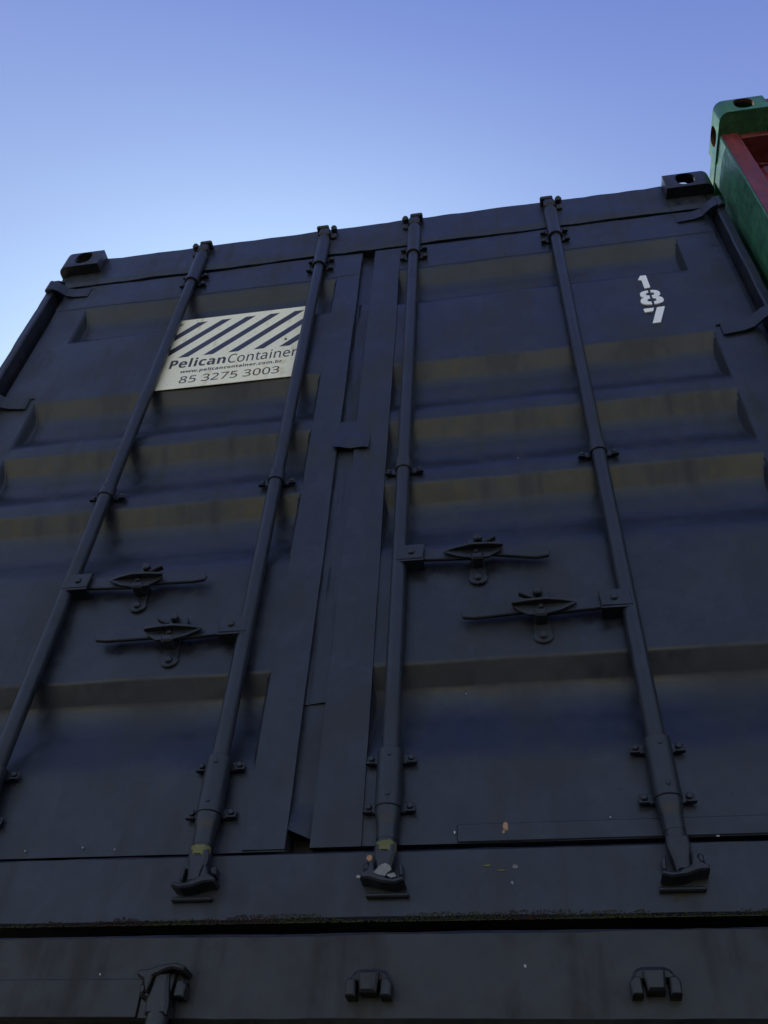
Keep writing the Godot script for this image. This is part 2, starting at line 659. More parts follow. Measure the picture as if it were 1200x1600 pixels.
# cross member with a profile in (y, z), slightly uneven along x
func beam(node: Node3D, called: String, pf: Array, x0: float, x1: float, m: Material, wob := 0.002) -> MeshInstance3D:
	var st := mesh()
	var n := 70
	var area := 0.0
	for i in pf.size():
		var j := (i + 1) % pf.size()
		area += pf[i][0] * pf[j][1] - pf[j][0] * pf[i][1]
	for k in n:
		for i in pf.size():
			var j := (i + 1) % pf.size()
			var q := []
			for c in [[i, k], [j, k], [j, k + 1], [i, k + 1]]:
				var x := lerpf(x0, x1, float(c[1]) / n)
				var wy := wob * (nz(x, c[0] * 3.7 + pf[0][0], 3.0) + 0.5 * nz(x, c[0] * 5.1 + 9.0, 14.0))
				q.append(Vector3(x, pf[c[0]][0] + wy, pf[c[0]][1] + 0.5 * wob * nz(x, c[0] * 2.3 + 4.0, 5.0)))
			var e := Vector2(pf[j][0] - pf[i][0], pf[j][1] - pf[i][1]) * signf(area)
			face(st, q, Vector3(0, e.y, -e.x))
	for x in [x0, x1]:
		var poly := PackedVector2Array()
		for p in pf:
			poly.append(Vector2(p[0], p[1]))
		var tri := Geometry2D.triangulate_polygon(poly)
		for t in range(0, tri.size(), 3):
			face(st, [Vector3(x, poly[tri[t]].x, poly[tri[t]].y), Vector3(x, poly[tri[t + 1]].x, poly[tri[t + 1]].y), Vector3(x, poly[tri[t + 2]].x, poly[tri[t + 2]].y)], Vector3(signf(x - (x0 + x1) / 2), 0, 0))
	return commit(st, called, m, node)


# ---- pressed door sheet
var d_gr: Array
var d_xa := 0.0
var d_xb := 0.0
var d_step := 0.0
var d_seed := 0.0

func ramp(v: float, a: float, b: float, soft := 0.004) -> float:
	# straight ramp from 0 at a to 1 at b with softened bends
	var s := 0.0
	for k in [-1.0, -0.5, 0.0, 0.5, 1.0]:
		s += clampf((v + k * soft - a) / (b - a), 0.0, 1.0)
	return s / 5.0


func door_z(x: float, y: float) -> float:
	var g := minf(ramp(x, d_xa, d_xa + 0.010), 1.0 - ramp(x, d_xb - 0.010, d_xb))
	var f := 0.0
	for r in d_gr:
		if y < r[0] + 0.025 and y > r[3] - 0.025:
			f = minf(1.0 - ramp(y, r[1], r[0], lerpf(0.020, 0.004, clampf((y - r[1]) / (r[0] - r[1]) + 0.1, 0.0, 1.0))), ramp(y, r[3], r[2], 0.018))
	var z := ZD - 0.037 * minf(f, g)
	if y > d_step:
		z += 0.0025
	z += 0.0027 * nz(x + d_seed, y * 1.3, 2.3) + 0.0009 * nz(x + d_seed, y + 40.0, 5.5) + 0.0004 * nz(x + d_seed, y, 13.0)
	return z


func axis_points(a: float, b: float, step: float, dense: Array) -> Array:
	var o := []
	var n := int(ceil((b - a) / step))
	for k in n + 1:
		o.append(lerpf(a, b, float(k) / n))
	for r in dense:
		var q: float = r[0]
		while q <= r[1]:
			if q > a and q < b:
				o.append(q)
			q += r[2]
	o.sort()
	var u := [o[0]]
	for v in o:
		if v - u[-1] > 0.0008:
			u.append(v)
	return u


func door_panel(node: Node3D, x0: float, x1: float, y0: float, y1: float, grooves: Array, xa: float, xb: float, step_y: float, sd: float, m: Material) -> MeshInstance3D:
	d_gr = grooves
	d_xa = xa
	d_xb = xb
	d_step = step_y
	d_seed = sd
	var dx := [[xa - 0.006, xa + 0.017, 0.0022], [xb - 0.017, xb + 0.006, 0.0022]]
	var dy := [[step_y - 0.0012, step_y + 0.0013, 0.0012]]
	for r in grooves:
		dy.append([r[1] - 0.024, r[1] + 0.024, 0.004])
		dy.append([r[0] - 0.007, r[0] + 0.007, 0.0022])
		dy.append([r[3] - 0.022, r[2] + 0.022, 0.004])
	var xs := axis_points(x0, x1, 0.022, dx)
	var ys := axis_points(y0, y1, 0.022, dy)
	var st := mesh()
	var pv := []
	var nv := []
	var e := 0.0015
	for y in ys:
		for x in xs:
			pv.append(Vector3(x, y, door_z(x, y)))
			var near_step: bool = absf(y - step_y) < 0.004
			var gx := (door_z(x + e, y) - door_z(x - e, y)) / (2 * e)
			var gy := 0.0 if near_step else (door_z(x, y + e) - door_z(x, y - e)) / (2 * e)
			nv.append(Vector3(-gx, -gy, 1.0).normalized())
	var nx := xs.size()
	for p in pv.size():
		st.set_normal((X.basis * nv[p]).normalized())
		st.add_vertex(X * (pv[p] as Vector3))
	for j in ys.size() - 1:
		for i in nx - 1:
			var a := j * nx + i
			for q in [a, a + nx, a + 1, a + 1, a + nx, a + nx + 1]:
				st.add_index(q)
	var o := commit(st, "door", m, node)
	# edges and inner face of the leaf
	var bk := mesh()
	var zb := -0.102
	var zf := ZD - 0.003
	face(bk, [Vector3(x0, y0, zb), Vector3(x1, y0, zb), Vector3(x1, y1, zb), Vector3(x0, y1, zb)], Vector3(0, 0, -1))
	face(bk, [Vector3(x0, y0, zb), Vector3(x0, y1, zb), Vector3(x0, y1, zf), Vector3(x0, y0, zf)], Vector3(-1, 0, 0))
	face(bk, [Vector3(x1, y0, zb), Vector3(x1, y1, zb), Vector3(x1, y1, zf), Vector3(x1, y0, zf)], Vector3(1, 0, 0))
	face(bk, [Vector3(x0, y1, zb), Vector3(x1, y1, zb), Vector3(x1, y1, zf), Vector3(x0, y1, zf)], Vector3(0, 1, 0))
	face(bk, [Vector3(x0, y0, zb), Vector3(x1, y0, zb), Vector3(x1, y0, zf), Vector3(x0, y0, zf)], Vector3(0, -1, 0))
	commit(bk, "door_frame", m, o)
	return o


# bent hinge strap from the door face out to the pin on the post lip
func hinge(node: Node3D, sx: float, y: float, sag: float, m: Material) -> void:
	var st := mesh()
	var path := [[1.062, -0.0445, 0.050], [1.075, -0.041, 0.056], [1.118, -0.0405, 0.054], [1.146, -0.034, 0.052], [1.170, -0.010, 0.050], [1.190, 0.0, 0.050], [1.205, 0.0, 0.050]]
	var t := 0.009
	for k in path.size() - 1:
		var a: Array = path[k]
		var b: Array = path[k + 1]
		var d := Vector2(b[0] - a[0], b[1] - a[1]).normalized()
		var n := Vector3(sx * -d.y, 0, d.x)
		var pa := Vector3(sx * a[0], y - sag * clampf((1.15 - a[0]) / 0.08, 0, 1), a[1])
		var pb := Vector3(sx * b[0], y - sag * clampf((1.15 - b[0]) / 0.08, 0, 1), b[1])
		var ha := Vector3(0, a[2] / 2, 0)
		var hb := Vector3(0, b[2] / 2, 0)
		var back := Vector3(0, 0, -t)
		face(st, [pa - ha, pb - hb, pb + hb, pa + ha], n)
		face(st, [pa - ha + back, pb - hb + back, pb + hb + back, pa + ha + back], -n)
		face(st, [pa - ha, pb - hb, pb - hb + back, pa - ha + back], Vector3.DOWN)
		face(st, [pa + ha, pb + hb, pb + hb + back, pa + ha + back], Vector3.UP)
		if k == 0:
			face(st, [pa - ha, pa + ha, pa + ha + back, pa - ha + back], Vector3(-sx, 0, 0))
	tube(st, sx * 1.204, -0.008, y - 0.031, y + 0.031, 0.0125, 0.002, 14)
	# weld bead along the strap end
	box(st, Vector3(sx * 1.066, y - sag + 0.030, -0.047), Vector3(0.03, 0.007, 0.006), 0.002)
	commit(st, "hinge", m, node)


# claw at the end of a bar that turns into its keeper; dir -1 = pointing down
func cam_end(node: Node3D, x: float, y: float, dir: float, s: float, m: Material) -> void:
	var st := mesh()
	var keep := X
	X = X * Transform3D(Basis.from_scale(Vector3(s, -dir, 1)), Vector3(x, y, 0))
	# local: y falls from 0.04 (bar) to -0.03 (claw tip)
	prism(st, PackedVector2Array([Vector2(-0.0175, 0.042), Vector2(0.0175, 0.042), Vector2(0.018, 0.026), Vector2(0.013, 0.004), Vector2(0.010, -0.018), Vector2(-0.012, -0.018), Vector2(-0.016, 0.002), Vector2(-0.020, 0.022)]), -0.046, -0.011, 0.005)
	prism(st, PackedVector2Array([Vector2(-0.020, 0.012), Vector2(-0.014, -0.010), Vector2(0.004, -0.019), Vector2(0.018, -0.022), Vector2(0.034, -0.019), Vector2(0.036, -0.026), Vector2(0.020, -0.031), Vector2(-0.004, -0.028), Vector2(-0.022, -0.022), Vector2(-0.040, -0.020), Vector2(-0.041, -0.013), Vector2(-0.028, -0.006)]), -0.047, -0.005, 0.003)
	prism(st, PackedVector2Array([Vector2(-0.036, 0.011), Vector2(-0.029, 0.013), Vector2(-0.024, 0.004), Vector2(-0.029, -0.005), Vector2(-0.037, -0.003)]), -0.047, -0.017, 0.004)
	prism(st, PackedVector2Array([Vector2(0.022, 0.014), Vector2(0.030, 0.010), Vector2(0.031, -0.008), Vector2(0.025, -0.012)]), -0.047, -0.026, 0.003)
	X = keep
	commit(st, "cam_end", m, node)


func keeper(node: Node3D, x: float, y: float, m: Material, z0 := -0.049) -> MeshInstance3D:
	var st := mesh()
	var keep := X
	X = X * Transform3D(Basis.IDENTITY, Vector3(x, y, 0))
	# low block with a tapered middle between two short legs
	for s: float in [-1.0, 1.0]:
		prism(st, PackedVector2Array([Vector2(s * 0.019, -0.021), Vector2(s * 0.035, -0.021), Vector2(s * 0.036, -0.002), Vector2(s * 0.030, 0.005), Vector2(s * 0.020, 0.003)]), z0, z0 + 0.030, 0.003)
	prism(st, PackedVector2Array([Vector2(-0.016, 0.014), Vector2(0.016, 0.014), Vector2(0.013, -0.016), Vector2(-0.013, -0.016)]), z0, z0 + 0.032, 0.005)
	prism(st, PackedVector2Array([Vector2(-0.035, 0.001), Vector2(-0.026, 0.018), Vector2(-0.016, 0.022), Vector2(0.016, 0.022), Vector2(0.026, 0.018), Vector2(0.034, 0.003)]), z0, z0 + 0.018, 0.006)
	X = keep
	return commit(st, "keeper", m, node)


func ears(st: SurfaceTool, x: float, y: float, reach: float, z0: float) -> void:
	for s: float in [-1.0, 1.0]:
		box(st, Vector3(x + s * (reach - 0.014), y, z0 + 0.002), Vector3(0.030, 0.020, 0.006), 0.002)
		box(st, Vector3(x + s * (reach - 0.006), y - 0.008, z0 + 0.006), Vector3(0.018, 0.004, 0.010), 0.001)
		stud(st, x + s * (reach - 0.008), y + 0.002, z0 + 0.003, z0 + 0.011, 0.0062)


# one locking bar with its brackets and cams
func locking_bar(node: Node3D, x: float, s: float, h_top: float, m: Material, frame := Transform3D(), open_claw := false) -> MeshInstance3D:
	X = Transform3D()
	var st := mesh()
	var pr := [[0.0, 0.125], [0.0165, 0.125]]
	var y := 0.125
	while y < h_top:
		pr.append([BAR_R + 0.0002 * nz(x * 9.0, y, 12.0), y])
		y += 0.12
	pr.append([BAR_R, h_top])
	pr.append([0.0, h_top])
	lathe(st, pr, Vector3(x, 0, ZB), 24)
	var bar := commit(st, "locking_bar", m, node)
	bar.transform = frame
	# low guide: sleeve on a plate with four lugs
	st = mesh()
	tube(st, x, ZB, 0.208, 0.326, 0.0245, 0.002, 26)
	ears(st, x, 0.316, 0.046, -0.045)
	ears(st, x, 0.218, 0.046, -0.045)
	for yy in [0.308, 0.228]:
		stud(st, x + 0.002, yy, ZB + 0.02, ZB + 0.0262, 0.0045, 10)
	commit(st, "guide_bracket", m, bar)
	st = mesh()
	lathe(st, [[0.0, 0.150], [0.0185, 0.150], [0.0190, 0.176], [0.0228, 0.194], [0.0232, 0.2075], [0.0, 0.2075]], Vector3(x, 0, ZB), 24)
	commit(st, "collar", m, bar)
	# middle clamp
	st = mesh()
	tube(st, x, ZB, 1.134, 1.172, 0.0215, 0.0015, 24)
	ears(st, x, 1.146, 0.047, -0.0445)
	stud(st, x, 1.160, ZB + 0.017, ZB + 0.0225, 0.003, 8)
	commit(st, "clamp", m, bar)
	# top guide
	st = mesh()
	tube(st, x, ZB, h_top - 0.235, h_top - 0.05, 0.0235, 0.002, 24)
	tube(st, x, ZB, h_top - 0.245, h_top - 0.232, 0.0255, 0.002, 24)
	ears(st, x, h_top - 0.238, 0.046, -0.0445)
	ears(st, x, h_top - 0.178, 0.044, -0.0445)
	commit(st, "guide_bracket", m, bar)
	cam_end(bar, x, 0.097, -1.0, s, m)
	# top claw
	if open_claw:
		cam_end(bar, x, h_top + 0.018, 1.0, s, m)
		return bar
	st = mesh()
	box(st, Vector3(x, h_top - 0.006, -0.026), Vector3(0.040, 0.044, 0.036), 0.006)
	box(st, Vector3(x + s * 0.008, h_top + 0.022, -0.024), Vector3(0.046, 0.014, 0.042), 0.005)
	X = Transform3D(Basis(Vector3.BACK, -s * 0.2), Vector3(x - s * 0.034, h_top + 0.016, 0))
	box(st, Vector3(0, 0, -0.022), Vector3(0.022, 0.024, 0.032), 0.008)
	X = Transform3D()
	box(st, Vector3(x - s * 0.032, h_top - 0.016, -0.036), Vector3(0.024, 0.030, 0.024), 0.005)
	commit(st, "cam_end", m, bar)
	return bar


# lever with its hub on the bar; s = direction it points, tip = drop of the free end
func handle(bar: Node3D, x: float, y: float, s: float, reach: float, tip: float, m: Material) -> void:
	X = Transform3D(Basis.from_scale(Vector3(s, 1, 1)), Vector3(x, y, 0))
	var st := mesh()
	prism(st, PackedVector2Array([Vector2(-0.006, -0.024), Vector2(0.056, -0.023), Vector2(0.060, 0.021), Vector2(-0.004, 0.021)]), -0.0185, -0.009, 0.0025)
	prism(st, PackedVector2Array([Vector2(-0.002, -0.029), Vector2(0.058, -0.029), Vector2(0.058, -0.024), Vector2(-0.002, -0.024)]), -0.044, -0.010, 0.001)
	stud(st, 0.030, -0.002, -0.010, -0.004, 0.008, 12)
	commit(st, "handle_hub", m, bar)
	st = mesh()
	var r := reach
	prism(st, PackedVector2Array([Vector2(0.03, 0.017), Vector2(0.10, 0.014), Vector2(0.17, 0.004), Vector2(0.21, 0.012), Vector2(r - 0.03, 0.013 - tip), Vector2(r - 0.006, 0.009 - tip), Vector2(r, -0.001 - tip), Vector2(r - 0.004, -0.013 - tip), Vector2(r - 0.03, -0.017 - tip), Vector2(0.21, -0.016), Vector2(0.17, -0.024), Vector2(0.10, -0.020), Vector2(0.03, -0.016)]), -0.030, -0.022, 0.002)
	commit(st, "handle", m, bar)
	X = Transform3D()


# catch that holds a lever: lug on the door, winged cradle, latch on top
func handle_catch(bar: Node3D, x: float, y: float, s: float, m: Material) -> void:
	X = Transform3D(Basis.from_scale(Vector3(s * 0.9, 0.92, 1)), Vector3(x, y, 0))
	var st := mesh()
	var tab := PackedVector2Array([Vector2(-0.016, 0.0), Vector2(-0.022, -0.062)])
	for k in 9:
		var a := PI + PI * k / 8.0
		tab.append(Vector2(0.024 * cos(a), -0.064 + 0.022 * sin(a)))
	tab.append(Vector2(0.022, -0.062))
	tab.append(Vector2(0.016, 0.0))
	prism(st, tab, -0.049, -0.0425, 0.002)
	stud(st, 0.0, -0.066, -0.043, -0.036, 0.0095, 14)
	box(st, Vector3(0.002, -0.026, -0.026), Vector3(0.030, 0.020, 0.036), 0.004)
	# wing: upright blade with a lens-shaped flange jutting out
	prism(st, PackedVector2Array([Vector2(-0.082, -0.004), Vector2(-0.045, -0.022), Vector2(-0.010, -0.030), Vector2(0.030, -0.030), Vector2(0.052, -0.016), Vector2(0.066, -0.002), Vector2(0.060, 0.002), Vector2(-0.070, 0.001)]), -0.018, -0.012, 0.001)
	var keep := X
	X = X * Transform3D(Basis(Vector3.RIGHT, PI / 2 + 0.10), Vector3(0, 0.001, -0.014))
	prism(st, PackedVector2Array([Vector2(-0.084, 0.0), Vector2(-0.050, 0.012), Vector2(-0.012, 0.020), Vector2(0.030, 0.018), Vector2(0.064, 0.013), Vector2(0.068, 0.004), Vector2(0.060, 0.0)]), -0.003, 0.003, 0.001)
	X = keep
	stud(st, 0.0, -0.010, -0.013, -0.006, 0.006, 10)
	commit(st, "handle_catch", m, bar)
	st = mesh()
	box(st, Vector3(-0.002, 0.036, -0.041), Vector3(0.050, 0.044, 0.014), 0.006)
	stud(st, 0.004, 0.048, -0.036, -0.016, 0.0115, 6)
	X = X * Transform3D(Basis(Vector3.BACK, 0.5), Vector3(0.026, 0.036, 0))
	box(st, Vector3(0.008, 0, -0.028), Vector3(0.036, 0.007, 0.016), 0.002)
	box(st, Vector3(-0.048, -0.004, -0.026), Vector3(0.030, 0.007, 0.016), 0.002)
	commit(st, "latch", m, bar)
	X = Transform3D()


func chip(node: Node3D, called: String, c: Vector3, w: float, h: float, sd: int, m: Material, lift := 0.0008) -> void:
	var rng := RandomNumberGenerator.new()
	rng.seed = sd
	var p := PackedVector2Array()
	for k in 11:
		var a := TAU * k / 11.0
		var r := rng.randf_range(0.55, 1.1)
		p.append(Vector2(c.x + cos(a) * w * 0.5 * r, c.y + sin(a) * h * 0.5 * r))
	var st := mesh()
	prism(st, p, c.z - 0.001, c.z + lift)
	commit(st, called, m, node)


# ---------------------------------------------------------------- the navy container
const GROOVES := [[2.212, 2.140, 2.045, 2.001], [1.647, 1.580, 1.486, 1.420], [1.371, 1.306, 1.230, 1.158], [1.109, 1.044, 0.962, 0.872], [0.546, 0.487, 0.440, 0.325]]

func build_navy_container() -> void:
	var c := thing("shipping_container", "dark navy shipping container with closed doors, on top of the grey one", "container", Vector3(0, STACK_Y, 0), "stacked shipping containers")
	var w := 2.438
	var h := 2.591
	var len := 6.058
	castings(c, w, h, len, M.navy_hard, M.navy_hard)
	shell(c, w, h, len, M.navy)
	for sx: float in [-1.0, 1.0]:
		post(c, sx, 0.119, h - 0.119, M.navy, 2.40)
	beam(c, "header", [[2.386, -0.0430], [2.412, -0.0375], [2.572, -0.0375], [2.578, -0.044], [2.578, -0.17], [2.386, -0.17]], -1.056, 1.056, M.navy, 0.006)
	for sx: float in [-1.0, 1.0]:
		beam(c, "header_end", [[2.386, -0.0440], [2.410, -0.0400], [2.472, -0.0400], [2.472, -0.165], [2.386, -0.165]], sx * 1.0565, sx * 1.186, M.navy, 0.001)
	beam(c, "sill", [[0.021, -0.046], [0.025, -0.042], [0.137, -0.043], [0.141, -0.047], [0.141, -0.17], [0.021, -0.17]], -1.056, 1.056, M.navy, 0.002)
	# doors
	var left := door_panel(c, -1.164, -0.024, 0.147, 2.376, GROOVES, -1.040, -0.110, 2.222, 0.0, M.navy)
	var right := door_panel(c, 0.024, 1.164, 0.152, 2.376, GROOVES, 0.110, 1.040, 2.222, 7.0, M.navy)
	for sx: float in [-1.0, 1.0]:
		var d: Node3D = left if sx < 0 else right
		for yy: float in [2.335, 1.650, 0.96, 0.29]:
			hinge(d, sx, yy, 0.010 if yy < 2.0 else 0.006, M.navy_hard)
	stiles(left, right, M.navy, 0.15, 2.372)
	gasket_strips(c)
	# bars: x, side of the top claw's nub, handle side
	for b in [[-0.6455, 1.0, 0.818, 1.0, 0.35, 0.185, 0.002], [-0.172, -1.0, 0.652, -1.0, 0.355, 0.172, 0.0], [0.1653, 1.0, 0.830, 1.0, 0.342, 0.178, 0.018], [0.6547, -1.0, 0.656, -1.0, 0.35, 0.181, 0.006]]:
		var bar := locking_bar(c, b[0], b[1], 2.52, M.navy_hard)
		handle(bar, b[0], b[2], b[3], b[4], b[6], M.navy_hard)
		handle_catch(bar, b[0] + b[3] * b[5], b[2] - 0.004, b[3], M.navy_hard)
		var kp := mesh()
		box(kp, Vector3(b[0] + b[1] * 0.004, 0.058, -0.038), Vector3(0.074, 0.007, 0.014), 0.002)
		commit(kp, "keeper", M.navy_hard, c)
	digits(right)
	sill_moss(c)
	# chips and scratches
	for q in [["paint_chip", 0.373, 0.180, -0.0478, 0.011, 0.018, M.chip_primer], ["paint_chip", 0.369, 0.170, -0.0478, 0.006, 0.007, M.chip_primer], ["paint_chip", 0.283, 0.171, -0.0478, 0.004, 0.008, M.chip_white],
			["scratch", 0.339, 0.108, -0.0425, 0.016, 0.004, M.yellow_paint], ["scratch", 0.362, 0.099, -0.0425, 0.018, 0.003, M.yellow_paint], ["paint_chip", 0.386, 0.105, -0.0425, 0.010, 0.007, M.bare_steel], ["paint_chip", 0.379, 0.078, -0.0425, 0.005, 0.007, M.bare_steel],
			["scratch", 0.087, 0.168, -0.0478, 0.016, 0.002, M.bare_steel], ["paint_chip", 0.726, 0.151, -0.0478, 0.008, 0.003, M.chip_white],
			["paint_chip", 0.139, 0.113, -0.0138, 0.010, 0.014, M.chip_primer], ["paint_chip", 0.164, 0.088, -0.0040, 0.030, 0.026, M.bare_steel], ["paint_chip", 0.181, 0.078, -0.0040, 0.018, 0.010, M.bare_steel], ["paint_chip", 0.124, 0.077, -0.0040, 0.010, 0.006, M.bare_steel]]:
		chip(c, q[0], Vector3(q[1], q[2], q[3]), q[4], q[5], int(q[1] * 1000 + q[2] * 7000), q[6])
	for q in [[0.362, 0.672, 0.004], [0.457, 1.165, 0.003], [-0.415, 0.163, 0.004], [-0.35, 0.158, 0.003], [-0.53, 0.160, 0.003], [0.555, 0.19, 0.003], [0.31, 0.46, 0.003], [-0.83, 0.71, 0.004]]:
		chip(c, "paint_chip", Vector3(q[0], q[1], -0.0468), q[2], q[2], int(q[1] * 9000), M.chip_white)
	for q in [[-0.176, 0.050, 0.050, 0.012], [-0.168, 0.036, 0.060, 0.020], [0.662, 0.052, 0.056, 0.012], [0.668, 0.038, 0.048, 0.018], [0.640, 0.046, 0.014, 0.010], [0.690, 0.047, 0.012, 0.012]]:
		chip(c, "stain", Vector3(q[0], q[1], -0.0425), q[2], q[3], int(q[0] * 3000 + 5000), M.stain, 0.0003)
	# daubs of old yellow paint round two of the bars
	for q in [[-0.172, 0.140, 0.157, 4.0], [0.1653, 0.138, 0.155, 9.0]]:
		var st := mesh()
		var n := 16
		for i in n:
			var a0 := PI * (0.08 + 0.84 * i / n)
			var a1 := PI * (0.08 + 0.84 * (i + 1) / n)
			var r := 0.0195
			var e0 := 0.0025 * nz(a0 * 2.0, q[3], 3.0)
			var e1 := 0.0025 * nz(a1 * 2.0, q[3], 3.0)
			var n0 := Vector3(cos(a0), 0, sin(a0))
			var n1 := Vector3(cos(a1), 0, sin(a1))
			var o := Vector3(q[0], 0, ZB)
			var lo: float = q[1] - 0.012
			var hi: float = q[2] - 0.012
			smooth_tri(st, o + n0 * r + Vector3(0, lo - e0, 0), o + n1 * r + Vector3(0, lo - e1, 0), o + n1 * r + Vector3(0, hi + e1, 0), n0, n1, n1)
			smooth_tri(st, o + n0 * r + Vector3(0, lo - e0, 0), o + n1 * r + Vector3(0, hi + e1, 0), o + n0 * r + Vector3(0, hi + e0, 0), n0, n1, n0)
		commit(st, "paint_daub", M.yellow_paint, c)


# the doors' meeting stiles: flat cover strips a little proud of the sheet
func stiles(left: Node3D, right: Node3D, m: Material, y0: float, y1: float) -> void:
	for q in [[left, -0.104, -0.024, -0.0475, 3.0], [right, 0.024, 0.115, -0.0455, 6.0]]:
		if q[0] == null:
			continue
		var st := mesh()
		var n := 60
		for k in n:
			var a := lerpf(y0, y1, float(k) / n)
			var b := lerpf(y0, y1, float(k + 1) / n)
			var wa := 0.0022 * nz(q[4], a, 2.0) + 0.0006 * nz(q[4], a, 23.0)
			var wb := 0.0022 * nz(q[4], b, 2.0) + 0.0006 * nz(q[4], b, 23.0)
			var z: float = q[3]
			var x0: float = q[1]
			var x1: float = q[2]
			var zb := -0.056
			face(st, [Vector3(x0 + wa, a, z), Vector3(x1 - wa, a, z), Vector3(x1 - wb, b, z), Vector3(x0 + wb, b, z)], Vector3(0, 0, 1))
			face(st, [Vector3(x0 + wa, a, z), Vector3(x0 + wb, b, z), Vector3(x0 + wb, b, zb), Vector3(x0 + wa, a, zb)], Vector3(-1, 0, 0))
			face(st, [Vector3(x1 - wa, a, z), Vector3(x1 - wb, b, z), Vector3(x1 - wb, b, zb), Vector3(x1 - wa, a, zb)], Vector3(1, 0, 0))
		face(st, [Vector3(q[1], y0, q[3]), Vector3(q[2], y0, q[3]), Vector3(q[2], y0, -0.056), Vector3(q[1], y0, -0.056)], Vector3.DOWN)
		face(st, [Vector3(q[1], y1, q[3]), Vector3(q[2], y1, q[3]), Vector3(q[2], y1, -0.056), Vector3(q[1], y1, -0.056)], Vector3.UP)
		commit(st, "stile", m, q[0])


# rubber sealing strips in the gap between the doors, in four lengths
func strip(c: Node3D, x0: float, x1: float, ys: Array, zf: Callable, m: Material, cut0 := 0.0, cut1 := 0.0) -> void:
	var st := mesh()
	var nx := 6
	for k in ys.size() - 1:
		for i in nx:
			var q := []
			var f := []
			for p in [[i, k], [i + 1, k], [i + 1, k + 1], [i, k + 1]]:
				var u := float(p[0]) / nx
				var y: float = ys[p[1]]
				if p[1] == 0:
					y += lerpf(cut0, cut1, u)
				q.append(Vector3(lerpf(x0, x1, u), y, zf.call(u, y)))
			var n := ((q[1] as Vector3) - (q[0] as Vector3)).cross((q[3] as Vector3) - (q[0] as Vector3))
			face(st, q, n if n.z > 0 else -n)
			if k == 0:
				var dn := Vector3(0, 0, -0.004)
				face(st, [q[0], q[1], q[1] + dn, q[0] + dn], Vector3.DOWN)
	commit(st, "gasket", m, c)


func span(a: float, b: float, n: int) -> Array:
	var o := []
	for k in n + 1:
		o.append(lerpf(a, b, float(k) / n))
	return o


func gasket_strips(c: Node3D) -> void:
	strip(c, -0.0275, 0.028, span(2.045, 2.385, 14), func(u, y): return -0.076 + 0.0035 * absf(u - 0.5) * 2.0 + (0.003 if y < 2.06 else 0.0), M.navy)
	strip(c, -0.0275, 0.028, span(1.36, 2.052, 24), func(u, y): return -0.070 + 0.003 * nz(u, y, 4.0) - 0.001 * u, M.navy)
	# bent end that laps over both doors
	strip(c, -0.036, 0.066, [1.262, 1.268, 1.285, 1.31, 1.345, 1.39], func(u, y): return -0.0435 + 0.010 * clampf((1.30 - y) / 0.04, 0.0, 1.0) * (0.55 + 0.45 * cos(u * 7.0)) - 0.006 * clampf((y - 1.31) / 0.06, 0.0, 1.0), M.navy_hard, 0.012, -0.010)
	strip(c, -0.0275, 0.028, span(0.463, 1.285, 30), func(u, y): return -0.0600 + 0.003 * nz(u * 2.0, y, 3.0), M.navy, 0.0, 0.004)
	strip(c, -0.0275, 0.024, span(0.184, 0.468, 14), func(u, y): return -0.0640 + 0.014 * clampf((0.24 - y) / 0.05, 0.0, 1.0) * (1.0 - u), M.navy, 0.006, -0.012)
	# strip along the foot of the right door
	var st := mesh()
	box(st, Vector3(0.725, 0.170, -0.0505), Vector3(0.876, 0.034, 0.006), 0.002)
	commit(st, "gasket", M.navy, c)
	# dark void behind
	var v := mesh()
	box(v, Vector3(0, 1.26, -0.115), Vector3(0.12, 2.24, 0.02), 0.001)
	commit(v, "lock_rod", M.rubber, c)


# moss and rust gathered on the lower edge of the sill
func sill_moss(c: Node3D) -> void:
	var st := mesh()
	var rng := RandomNumberGenerator.new()
	rng.seed = 77
	for k in 9000:
		var x := rng.randf_range(-1.05, 1.05)
		var g := nz(x, 1.0, 2.2) + 0.6 * nz(x, 5.0, 11.0)
		var more := smoothstep(-0.35, 0.5, g + 0.35 * x)
		if rng.randf() > 0.30 + 0.7 * more:
			continue
		var y := 0.0195 + 0.0100 * pow(rng.randf(), 2.4) * (0.3 + more)
		var p := Vector3(x, y, -0.0455 + minf(0.0045, maxf(0.0, (y - 0.0205) * 1.0)))
		var r := rng.randf_range(0.0008, 0.0020)
		var rusty := smoothstep(0.05, 0.45, nz(x, 21.0, 2.7) - 0.25 * x)
		var col := Color(0.030, 0.034, 0.012).lerp(Color(0.075, 0.070, 0.022), pow(rng.randf(), 2.0))
		if rng.randf() < rusty:
			col = Color(0.055, 0.028, 0.018).lerp(Color(0.03, 0.02, 0.015), rng.randf())
		st.set_color(col)
		var a := rng.randf() * TAU
		var q := []
		for j in 4:
			q.append(p + Vector3(cos(a + j * PI / 2) * r * rng.randf_range(0.7, 1.3), sin(a + j * PI / 2) * r * 0.7, 0.0))
		var tip := p + Vector3(0, -0.0005, r * rng.randf_range(0.2, 0.5))
		for j in 4:
			var n := ((q[j] as Vector3) - p + (q[(j + 1) % 4] as Vector3) - p).normalized() + Vector3(0, 0, 0.8)
			face(st, [q[j], q[(j + 1) % 4], tip], n)
	var o := commit(st, "moss", M.moss, c)
	o.set_meta("kind", "stuff")


